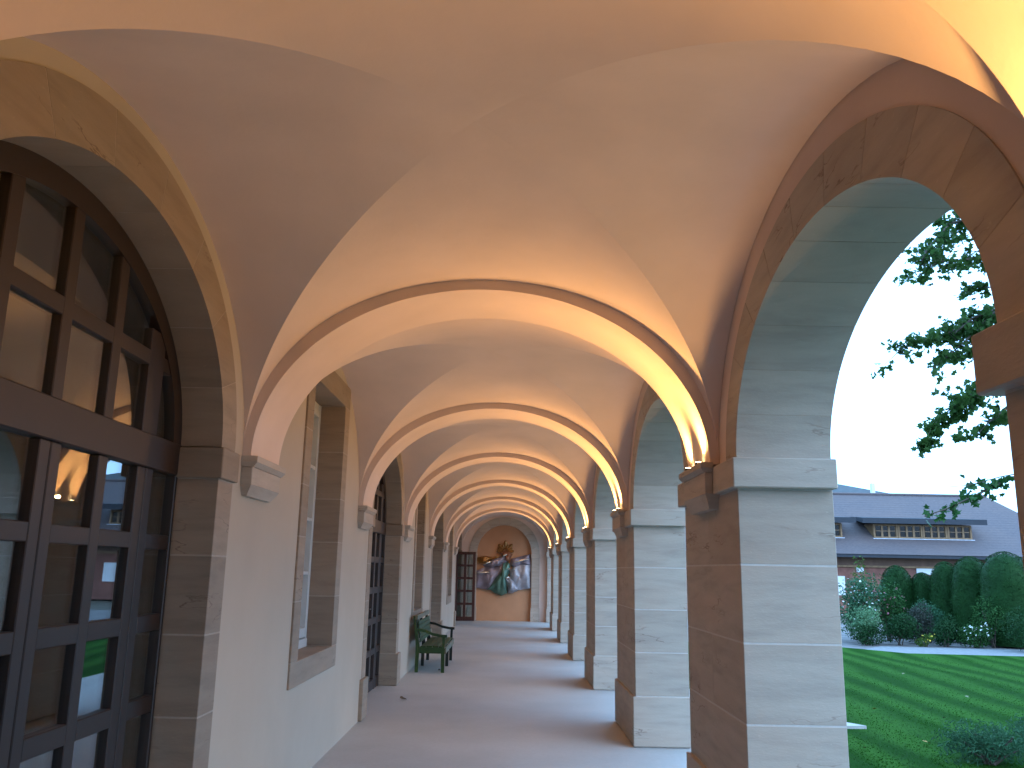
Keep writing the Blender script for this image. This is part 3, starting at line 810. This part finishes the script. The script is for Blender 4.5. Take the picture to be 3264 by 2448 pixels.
# stone slab reaching out from the second arch
o = solo('paving_slab', MB().prism([(2.75,10.45),(4.17,10.58),(3.75,11.25),(2.75,11.5)], 'z', -.2, -.085), PAVE, 'pale stone slab tip showing beyond the big pier on the lawn', 'paving slab')
for i, (x, y, me, lb) in enumerate(((4.38,9.55,LY,'orange fallen leaf on the lawn beside the low dark shrub'), (4.80,11.84,LY,'yellow fallen leaf on the lawn right of the stone slab tip'),
      (7.07,16.1,LP,'pale fallen leaf far out on the lawn'), (6.69,13.2,LP,'pale fallen leaf in the middle of the lawn'), (3.58,9.2,LP,'pale fallen leaf on the lawn close to the big pier'),
      (5.39,11.2,LP,'pale fallen leaf on the near lawn right of centre'))):
    o = link('fallen_leaf', me, None, (x, y, ZL+.05)); o.rotation_euler = (.25*math.sin(i*3), .3, i*1.7); tag(o, lb, 'leaf', 'fallen leaves on the lawn')

# ---- leaves / bushes
def leaf_cloud(pts, size, rg, up=.35, aspect=.55):
    """one bent two-triangle-pair leaf per point: (pos, normal hint)"""
    vs = []; fs = []
    for p, nn in pts:
        d = Vector((rg.gauss(0,1), rg.gauss(0,1), rg.gauss(0,1)))+nn*1.2+Vector((0,0,up))
        d.normalize(); a = d.orthogonal().normalized(); a.rotate(Matrix.Rotation(rg.random()*2*PI, 3, d)); b = d.cross(a)
        s = size*(.6+.8*rg.random()); w = s*aspect; o = len(vs); p = Vector(p)
        vs += [p-a*s*.5, p+b*w*.5+d*s*.1, p+a*s*.5, p-b*w*.5+d*s*.1]
        fs += [(o, o+1, o+2), (o, o+2, o+3)]
    return vs, fs
def bush(name, x, y, w, d, h, label, m, size=.07, nleaf=2500, seed=0, lumps=7, stems=5, flowers=None, nfl=0, fsize=.05, z0=-.15, open_=.0, group=None, cat='shrub', fl_name='flower', aspect=.55):
    rg = random.Random(seed); t = thing(name, label, cat, (x, y, z0), group)
    cl = []
    for i in range(lumps):
        a = rg.random()*2*PI; r_ = math.sqrt(rg.random())*.62; zz = h*(.30+.48*rg.random())
        cl.append((Vector((x+math.cos(a)*r_*w*.5, y+math.sin(a)*r_*d*.5, z0+zz)), (.22+.16*rg.random())))
    pts = []
    while len(pts) < nleaf:
        c, r_ = cl[rg.randrange(len(cl))]
        v = Vector((rg.gauss(0,1), rg.gauss(0,1), rg.gauss(0,1))).normalized(); k = (.5+.5*rg.random()**.5)*(1+.22*mnoise.noise(v*2.5+c))
        p = c+Vector((v.x*r_*w*k, v.y*r_*d*k, v.z*r_*h*k*1.15))
        if p.z < z0+.02: p.z = z0+.02+rg.random()*.1
        if p.z > z0+h*1.06: continue
        pts.append((p, v))
    part('foliage', MB().add(*leaf_cloud(pts, size, rg, .35, aspect)), m, t)['kind'] = 'stuff'
    st = MB()
    for i in range(stems):
        c, r_ = cl[i % len(cl)]; st.tube([(x+(rg.random()-.5)*.12, y+(rg.random()-.5)*.12, z0-.03), ((x+c.x)/2, (y+c.y)/2, z0+(c.z-z0)*.55), tuple(c)], [.018,.012,.006], 6)
    part('stem', st, BARK, t)
    if flowers:
        fp = [q for q in pts if q[1].y < .3 and q[0].z > z0+h*.35]; rg.shuffle(fp)
        vs, fs = leaf_cloud([(p+v*.03, v) for p, v in fp[:nfl]], fsize, rg, .6, .95)
        part(fl_name, MB().add(vs, fs), flowers, t)['kind'] = 'stuff'
    return t
BARK = simple('bark', (.085,.065,.05), .9, .35, 12, .5, 40)
F_DARK = foliage_mat('dark_leaves', (0.0101,0.0400,0.0126), (0.0252,0.0809,0.0252))
F_MID = foliage_mat('mid_leaves', (0.0180,0.0702,0.0158), (0.0510,0.1362,0.0382))
F_SILV = foliage_mat('silver_leaves', (0.0960,0.2063,0.1035), (0.2040,0.3630,0.1845))
F_BLUE = foliage_mat('bluish_leaves', (0.0272,0.0889,0.0433), (0.0680,0.1731,0.0867))
F_PURP = foliage_mat('purple_leaves', (0.0384,0.0397,0.0336), (0.0832,0.0925,0.0720))
F_YG = foliage_mat('yellow_green_leaves', (0.0480,0.0990,0.0150), (0.0960,0.1650,0.0330))
F_YEW = foliage_mat('yew_leaves', (.003,.018,.006), (.026,.088,.018), .6, .08)
F_TREE = foliage_mat('tree_leaves', (.018,.062,.022), (.075,.145,.030), .5, .45)
F_BOUGH = foliage_mat('bough_leaves', (0.0180,0.0633,0.0165), (0.0400,0.1155,0.0300), .45, .25)
WHITE = simple('white_petals', (.78,.80,.78), .6, .05, 20, 0); YELF = simple('yellow_petals', (.70,.50,.05), .6, .1, 20, 0); PINK = simple('pink_petals', (.34,.12,.14), .6, .2, 20, 0)

bush('flowering_shrub', 9.75, 24.7, 1.55, 1.3, 1.75, 'tall white-flowered shrub at the left of the border', F_BLUE, .075, 3600, 1, 9, flowers=WHITE, nfl=110, fsize=.055)
bush('shrub', 10.75, 25.2, 1.0, .9, 1.75, 'bluish green shrub with pink blooms left of the clipped yews', F_MID, .07, 2200, 2, 7, flowers=PINK, nfl=60, fsize=.06)
bush('wispy_shrub', 10.35, 25.9, .7, .6, 2.35, 'tall wispy yellow-green plant rising above the white-flowered shrub', F_YG, .075, 420, 3, 6)
bush('leafy_plant', 9.2, 25.5, .7, .6, 2.45, 'tall leafy plant at the edge of the big pier against the house', F_MID, .075, 520, 33, 6)
bush('silver_shrub', 9.55, 24.0, .95, .8, .95, 'silvery leaved bush at the left front of the border', F_SILV, .06, 2200, 4, 6)
bush('low_shrub', 9.45, 23.55, 1.1, .6, .52, 'low dark green bush below the silvery one', F_DARK, .055, 1700, 5, 6)
bush('low_shrub', 10.35, 23.7, 1.1, .8, .82, 'dark green mounded bush beside the path', F_DARK, .06, 2300, 6, 7)
bush('purple_shrub', 11.25, 24.3, 1.0, .8, 1.12, 'purple leaved shrub in the middle of the border', F_PURP, .06, 2200, 7, 7)
bush('low_shrub', 11.5, 23.5, .9, .7, .80, 'dark green bush in front of the purple shrub', F_DARK, .055, 2000, 8, 6)
bush('flower_clump', 10.9, 23.35, .55, .4, .34, 'small clump of yellow flowers by the path', F_YG, .05, 420, 9, 4, 3, YELF, 16, .045, cat='flowers')
bush('white_rose_bush', 12.25, 23.35, 1.0, .7, .62, 'low bush with white blooms beside the gravel path', F_MID, .055, 1700, 10, 6, 4, WHITE, 60, .065)
bush('border_shrub', 13.3, 22.0, 1.9, 1.3, 1.05, 'broad dark shrub overhanging the path at the right', F_DARK, .06, 4200, 11, 10, 6)
bush('border_shrub', 11.75, 24.9, 1.0, .8, 1.25, 'bluish shrub leaning on the middle clipped yews', F_BLUE, .06, 1800, 12, 7)
bush('border_shrub', 12.7, 23.4, .9, .8, 1.25, 'loose dark green shrub in front of the tall clipped yews', F_MID, .055, 1500, 17, 7)
bush('low_shrub', 4.62, 8.75, .95, .8, .36, 'low blue-green shrub on the near lawn beside an orange fallen leaf', F_BLUE, .055, 2600, 13, 16, 16, z0=-.12, aspect=.24)
bush('low_shrub', 5.35, 9.05, .8, .75, .42, 'low blue-green shrub on the near lawn, farther right of the pair', F_BLUE, .055, 2200, 14, 14, 14, z0=-.12, aspect=.24)
# clipped yews
def topiary(x, y, r_, h, label, seed):
    rg = random.Random(seed); t = thing('clipped_yew', label, 'topiary', (x, y, -.15), 'clipped yew columns in a row')
    def prof(f): return r_*(1.0-.10*f)*math.sqrt(max(0, 1-max(0, (f-.62)/.38)**2.3))*(.86+.14*min(1, f*4))
    mb = MB(); vs = []; fs = []; nr, ns = 18, 24
    for i in range(nr+1):
        f = i/nr
        for k in range(ns):
            a = 2*PI*k/ns; q = prof(f)*(.95+.05*mnoise.noise(Vector((math.cos(a)*2+seed, math.sin(a)*2, f*5)))); vs.append((x+q*math.cos(a), y+q*math.sin(a), -.1+h*f*.985))
    for i in range(nr):
        for k in range(ns): fs.append((i*ns+k, i*ns+(k+1)%ns, (i+1)*ns+(k+1)%ns, (i+1)*ns+k))
    part('inner_growth', mb.add(vs, fs), F_YEW, t, 60)
    pts = []
    for i in range(7000):
        f = 1-rg.random()**1.1*.98; a = 2*PI*rg.random(); q = prof(f)*(.95+.10*rg.random()+.035*mnoise.noise(Vector((math.cos(a)*2.5+seed, math.sin(a)*2.5, f*6))))
        nn = Vector((math.cos(a), math.sin(a), .15 if f < .6 else (f-.55)*3))
        pts.append(((x+q*math.cos(a), y+q*math.sin(a), -.1+h*f), nn))
    part('foliage', MB().add(*leaf_cloud(pts, .052, rg, .5, .35)), F_YEW, t)['kind'] = 'stuff'
    part('trunk', MB().tube([(x,y,-.2),(x,y,.5)], [.07,.05], 8), BARK, t)
yl = ['small round-topped clipped yew at the left end of the row', 'lowest clipped yew, second from the left', 'slim clipped yew third from the left', 'tall clipped yew fourth from the left', 'biggest clipped yew at the right of the row', 'clipped yew half hidden by the nearest pier']
for i, (x, y, r_, h) in enumerate(((11.68,26.6,.50,2.06),(12.36,26.4,.44,1.86),(12.62,25.5,.47,2.18),(12.93,24.7,.57,2.32),(13.36,23.7,.72,2.44),(14.7,24.4,.62,2.2))):
    topiary(x, y, r_, h, yl[i], 40+i)

# ---- tree on the right
tr = thing('tree', 'leafy tree with hanging boughs against the sky, its trunk off to the right', 'tree', (9.6, 13.4, -.15))
tk = MB().tube([(9.6,13.4,-.3),(9.55,13.4,1.6),(9.45,13.35,3.6),(9.5,13.4,5.6),(9.4,13.5,8.0)], [.26,.20,.17,.13,.05], 12)
part('trunk', tk, BARK, tr, 60)
rg = random.Random(12)
def bough(pts, r_, dens, m, spread, size, nm='foliage', droop=.0, singles=False):
    P = [Vector(p) for p in pts]; mb = MB().tube(P, [r_*(1-.8*i/(len(P)-1)) for i in range(len(P))], 6)
    seg = []
    for i in range(len(P)-1):
        n_ = max(1, int((P[i+1]-P[i]).length*dens))
        for q in range(n_): seg.append((P[i].lerp(P[i+1], (q+rg.random())/n_), (i+q/n_)/(len(P)-1)))
    lv = []
    for p, f in seg:
        if f < .25 and rg.random() > f*3: continue
        nt_ = (3+rg.randrange(4)) if singles else 10+rg.randrange(8)
        tip = p+Vector((rg.gauss(0,spread), rg.gauss(0,spread), rg.gauss(-droop,spread*.7)))
        mb.tube([p, (p+tip)/2+Vector((0,0,.02)), tip], [.004,.003,.0015], 4)
        for q in range(nt_):
            e = p.lerp(tip, .35+.65*rg.random())+Vector((rg.gauss(0,.045), rg.gauss(0,.045), rg.gauss(-.02,.045)))
            lv.append(e)
    part('branch', mb, BARK, tr, 60)
    vs = []; fs = []
    for e in lv:
        s = size*(.7+.6*rg.random()); d = Vector((rg.gauss(0,.7), rg.gauss(0,.7), rg.gauss(.5,.5))).normalized()
        a = d.orthogonal().normalized(); a.rotate(Matrix.Rotation(rg.random()*2*PI, 3, d)); b = d.cross(a)
        if singles:
            o = link('leaf', LEAFM, tr, e-Vector(tr.location)); o.rotation_euler = Matrix((a, b, d)).transposed().to_euler(); o.scale = (s/.13,)*3; continue
        o = len(vs)
        ring = [(-.5,0),(-.25,.34),(-.02,.22),(.10,.46),(.24,.16),(.52,0),(.24,-.16),(.10,-.46),(-.02,-.22),(-.25,-.34)]
        vs.append(e)
        for u, v in ring: vs.append(e+a*u*s+b*v*s+d*(-.35*abs(v)*s))
        for i in range(10): fs.append((o, o+1+i, o+1+(i+1)%10))
    if not singles: part(nm, MB().add(vs, fs), m, tr)['kind'] = 'stuff'
ring = [(-.5,0),(-.25,.34),(-.02,.22),(.10,.46),(.24,.16),(.52,0),(.24,-.16),(.10,-.46),(-.02,-.22),(-.25,-.34)]
LEAFM = bpy.data.meshes.new('leaf'); LEAFM.from_pydata([(0,0,0)]+[(u*.13, v*.13, -.35*abs(v)*.13) for u, v in ring], [], [(0,1+i,1+(i+1)%10) for i in range(10)]); LEAFM.materials.append(F_BOUGH)
bough([(9.45,13.35,6.3),(8.6,13.2,7.0),(7.7,13.0,7.35),(7.0,13.0,7.2),(6.6,13.0,6.75),(6.42,13.0,6.4)], .05, 24, F_TREE, .22, .105, droop=.05)
bough([(8.6,13.2,7.0),(7.9,13.0,6.75),(7.2,13.05,6.6),(6.75,13.0,6.55),(6.35,13.0,6.25)], .03, 17, F_TREE, .16, .105)
bough([(9.45,13.35,4.6),(8.6,13.2,5.5),(7.8,13.0,5.85),(7.2,13.0,5.6),(6.9,13.0,5.35)], .05, 26, F_TREE, .21, .105)
bough([(7.8,13.0,5.85),(7.1,13.1,5.5),(6.55,13.0,5.25),(6.05,12.95,5.1),(5.9,13,4.95)], .025, 22, F_TREE, .16, .105, droop=.05)
bough([(7.6,13.0,5.75),(7.0,12.9,5.2),(6.7,12.9,4.95),(6.45,12.9,4.75)], .02, 18, F_TREE, .15, .125, droop=.06)
bough([(9.5,13.4,4.0),(8.6,13.1,4.85),(7.7,13.0,4.7),(7.1,13.0,4.4),(6.8,12.95,4.2)], .045, 24, F_TREE, .19, .105)
bough([(7.7,13.0,4.7),(7.0,13.1,4.35),(6.55,13.05,3.98),(6.25,13.0,3.6)], .02, 20, F_TREE, .13, .125, droop=.05)
bough([(8.4,13.1,4.75),(7.7,13.0,4.25),(7.3,13.0,3.95),(7.1,13.0,3.75)], .02, 16, F_TREE, .13, .125)
bough([(9.5,13.4,3.2),(8.7,13.1,3.4),(7.9,13.0,3.22),(7.4,13.0,3.03),(6.95,12.95,2.82),(6.5,12.9,2.62),(6.15,12.9,2.5)], .035, 9, F_BOUGH, .10, .14, singles=True)
bough([(7.9,13.0,3.22),(7.4,13.0,3.12),(6.9,13.0,2.98),(6.55,13,2.95)], .012, 4, F_BOUGH, .08, .14, singles=True)
bough([(8.5,13.2,6.2),(7.9,13.0,6.15),(7.35,13.0,6.12),(7.05,13.0,6.0)], .02, 16, F_TREE, .14, .105)
bough([(9.4,13.4,6.8),(10.5,13.6,7.8),(11.6,13.8,8.0)], .05, 30, F_TREE, .34, .15)
bough([(9.4,13.4,5.4),(10.4,12.8,6.2),(11.4,12.4,6.0)], .05, 30, F_TREE, .34, .15)
bough([(9.45,13.4,7.4),(9.2,13.8,8.6),(8.8,14.2,9.3)], .05, 30, F_TREE, .36, .15)
bough([(9.45,13.4,6.6),(8.9,14.4,7.8),(8.4,15.2,8.4)], .05, 28, F_TREE, .34, .15)
# feathery tree far behind the house
tr = thing('tree', 'hazy treetop behind the left end of the far roof', 'tree', (18.2, 62, -.15))
part('trunk', MB().tube([(18.2,62,-.3),(18.2,62,6.5)], [.3,.12], 8), BARK, tr, 60)
pts = []
for i in range(2600):
    v = Vector((rg.gauss(0,1), rg.gauss(0,1), rg.gauss(0,1))).normalized()*(rg.random()**.4); pts.append(((18.0+v.x*2.6, 62+v.y*2.4, 6.4+v.z*2.9), v))
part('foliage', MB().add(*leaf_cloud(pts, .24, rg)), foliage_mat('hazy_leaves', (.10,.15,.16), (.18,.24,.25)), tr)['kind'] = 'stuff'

# ------------------------------------------------------------------ house across the garden
D = 45.0; S = D/30.0
def hz(z30): return EYE+z30*S
TILE = None
m_, n_, p_ = new_mat('purple_tiles')
v_ = wpos(n_, (3.2,1,1)); c_ = ramp(n_, tnoise(n_, wpos(n_, (2.4,7,7)), 2.6, 5, .7), [(.3, (.074,.058,.060)), (.5, (.104,.078,.080)), (.72, (.136,.102,.094))])
c_ = mixc(n_, ramp(n_, tnoise(n_, wpos(n_), .5, 3), [(.4, 0.0), (.7, .3)]), c_, (.16,.105,.09))
wv = N(n_, 'ShaderNodeTexWave', wave_type='BANDS', bands_direction='Z'); wv.inputs['Scale'].default_value = 2.2; wv.inputs['Distortion'].default_value = .4
n_.links.new(wpos(n_), wv.inputs['Vector']); n_.links.new(c_, p_.inputs['Base Color']); p_.inputs['Roughness'].default_value = .8; bump(n_, p_, wv.outputs['Fac'], .22, .02)
TILE = m_
WOOD = simple('brown_cladding', (.165,.085,.055), .7, .3, 2, .3, 20, sc_vec=(1,1,.3)); OAK = simple('oak_frame', (.26,.145,.07), .6, .2, 6, .1)
DARKF = simple('slate_fascia', (.022,.026,.036), .7, .15, 5, .05); WHITEW = simple('white_render', (.76,.78,.80), .9, .06, 2, .1); DKGL = glass_mat('dark_glass', (.30,.24,.2), .22)
BRICK = simple('red_brick', (.24,.10,.075), .9, .25, 3, .2, 30); LEAD = simple('lead_flashing', (.55,.58,.64), .5, .15, 8, .1)
h = thing('house', 'long low house with purple tiled roof and strip dormer across the garden', 'house', (20, D+3, 0))
x0, x1 = 11.2, 27.0; ze = hz(.765); ys_, yr_ = D-.5, D+5.2
zr = 1.6+2.80/30*(yr_)         # ridge height so that it shows where the photo has it
rf = MB()
xr = 16.5/30*yr_; xe = 30.5
rf.add([(6,ys_,ze),(xe,ys_,ze),(xr,yr_,zr),(6,yr_,zr),(xe,yr_+5.5,ze),(6,yr_+5.5,ze)], [(0,1,2,3),(1,4,2),(3,2,4,5),(0,5,4,1),(0,3,5)])
part('roof', rf, TILE, h)
part('ridge_tiles', MB().tube([(6,yr_,zr+.02),(xr,yr_,zr+.02)], [.09,.09], 8), TILE, h, 60)
part('eave_fascia', MB().box(6, xe-.3, ys_+.05, ys_+.2, ze-.17, ze-.012), DARKF, h)
part('wall', MB().box(6.2, xe-1.2, D+.6, D+9, -.2, ze-.1), WHITEW, h)
part('wood_cladding', MB().box(6.15, xe-1.25, D+.50, D+.62, hz(.38), ze-.1), WOOD, h)
part('brick_band', MB().box(6.15, xe-1.25, D+.53, D+.63, hz(.38)-2.4, hz(.38)-.06), BRICK, h)
part('beam', MB().box(6.1, xe-1.2, D+.40, D+.56, hz(.38)-.08, hz(.38)+.02), OAK, h)
for xx, xw_, zlo in ((17.95, .36, .16), (21.05, .95, .12)):
    part('white_window', MB().box(xx, xx+xw_, D+.46, D+.54, hz(zlo), hz(.355)), WHITEW, h)
part('white_panel', MB().box(15.6, 17.3, D+.47, D+.55, hz(-.62), hz(0.02)), WHITEW, h)
def dormer(xa, xb, nwin, fl=True):
    """strip dormer: flat dark roof, oak windows, lead sill"""
    k = (D+.92)/30; zb, zt = EYE+1.34*k, EYE+1.79*k; yd = D+.92
    part('dormer_roof', MB().add([(xa-.75,yd-.55,zt+.02),(xb+.55,yd-.55,zt+.02),(xb+.35,yd+2.2,zt+.42),(xa-.35,yd+2.2,zt+.42),
                                  (xa-.75,yd-.55,zt+.30),(xb+.55,yd-.55,zt+.30),(xb+.35,yd+2.6,zt+.55),(xa-.35,yd+2.6,zt+.55)],
                                 [(0,1,2,3),(4,5,6,7),(0,1,5,4),(1,2,6,5),(2,3,7,6),(3,0,4,7)]), DARKF, h)
    part('dormer_cheek', MB().box(xa, xb, yd+.09, yd+2.0, zb-.3, zt+.03), OAK, h)
    part('sill', MB().box(xa-.05, xb+.08, yd-.08, yd+.09, zb-.16, zb-.04), LEAD, h)
    gw = (xb-xa)/nwin
    for i in range(nwin):
        a = xa+i*gw; fr = MB(); b = a+gw
        fr.box(a+.01, a+.10, yd, yd+.085, zb-.035, zt); fr.box(b-.10, b-.01, yd, yd+.085, zb-.035, zt); fr.box(a+.101, b-.101, yd+.001, yd+.084, zt-.08, zt); fr.box(a+.101, b-.101, yd+.001, yd+.084, zb-.035, zb+.05)
        pw = (gw-.2)/3
        for q in (1, 2): fr.box(a+.10+pw*q-.05, a+.10+pw*q+.05, yd+.003, yd+.08, zb+.051, zt-.081)
        fr.box(a+.102, b-.102, yd+.012, yd+.06, (zb+zt)/2-.018, (zb+zt)/2+.018)
        wf = part('window', fr, OAK, h)
        for q in range(3): part('pane', MB().box(a+.10+pw*q+.045, a+.10+pw*(q+1)-.045, yd+.04, yd+.05, zb+.04, zt-.07), DKGL, wf)
k = (D+.92)/30
dormer(12.50*k, 15.90*k, 4); dormer(8.2*k, 11.43*k, 4)
part('chimney', MB().box(12.50*1.72, 12.50*1.72+.20, yr_+1.2, yr_+1.45, zr-1.5, zr+.80), WHITEW, h)
h2 = thing('house', 'grey hipped roof showing behind the long low house', 'house', (20, 60, 0))
k = 58/30
part('roof', MB().add([(8,56,hz(1.6)),(13.1*k,56,EYE+2.7*k),(11.55*k,60,EYE+3.30*k),(8,60,EYE+3.30*k),(13.1*k,66,EYE+2.7*k),(8,66,4)], [(0,1,2,3),(1,4,2),(3,2,4,5)]), simple('grey_tiles', (.07,.075,.08), .8, .2, 3, .2, 20), h2)
part('wall', MB().box(8.3, 13.0*k, 56.5, 65.5, -.2, 4.4), WHITEW, h2)
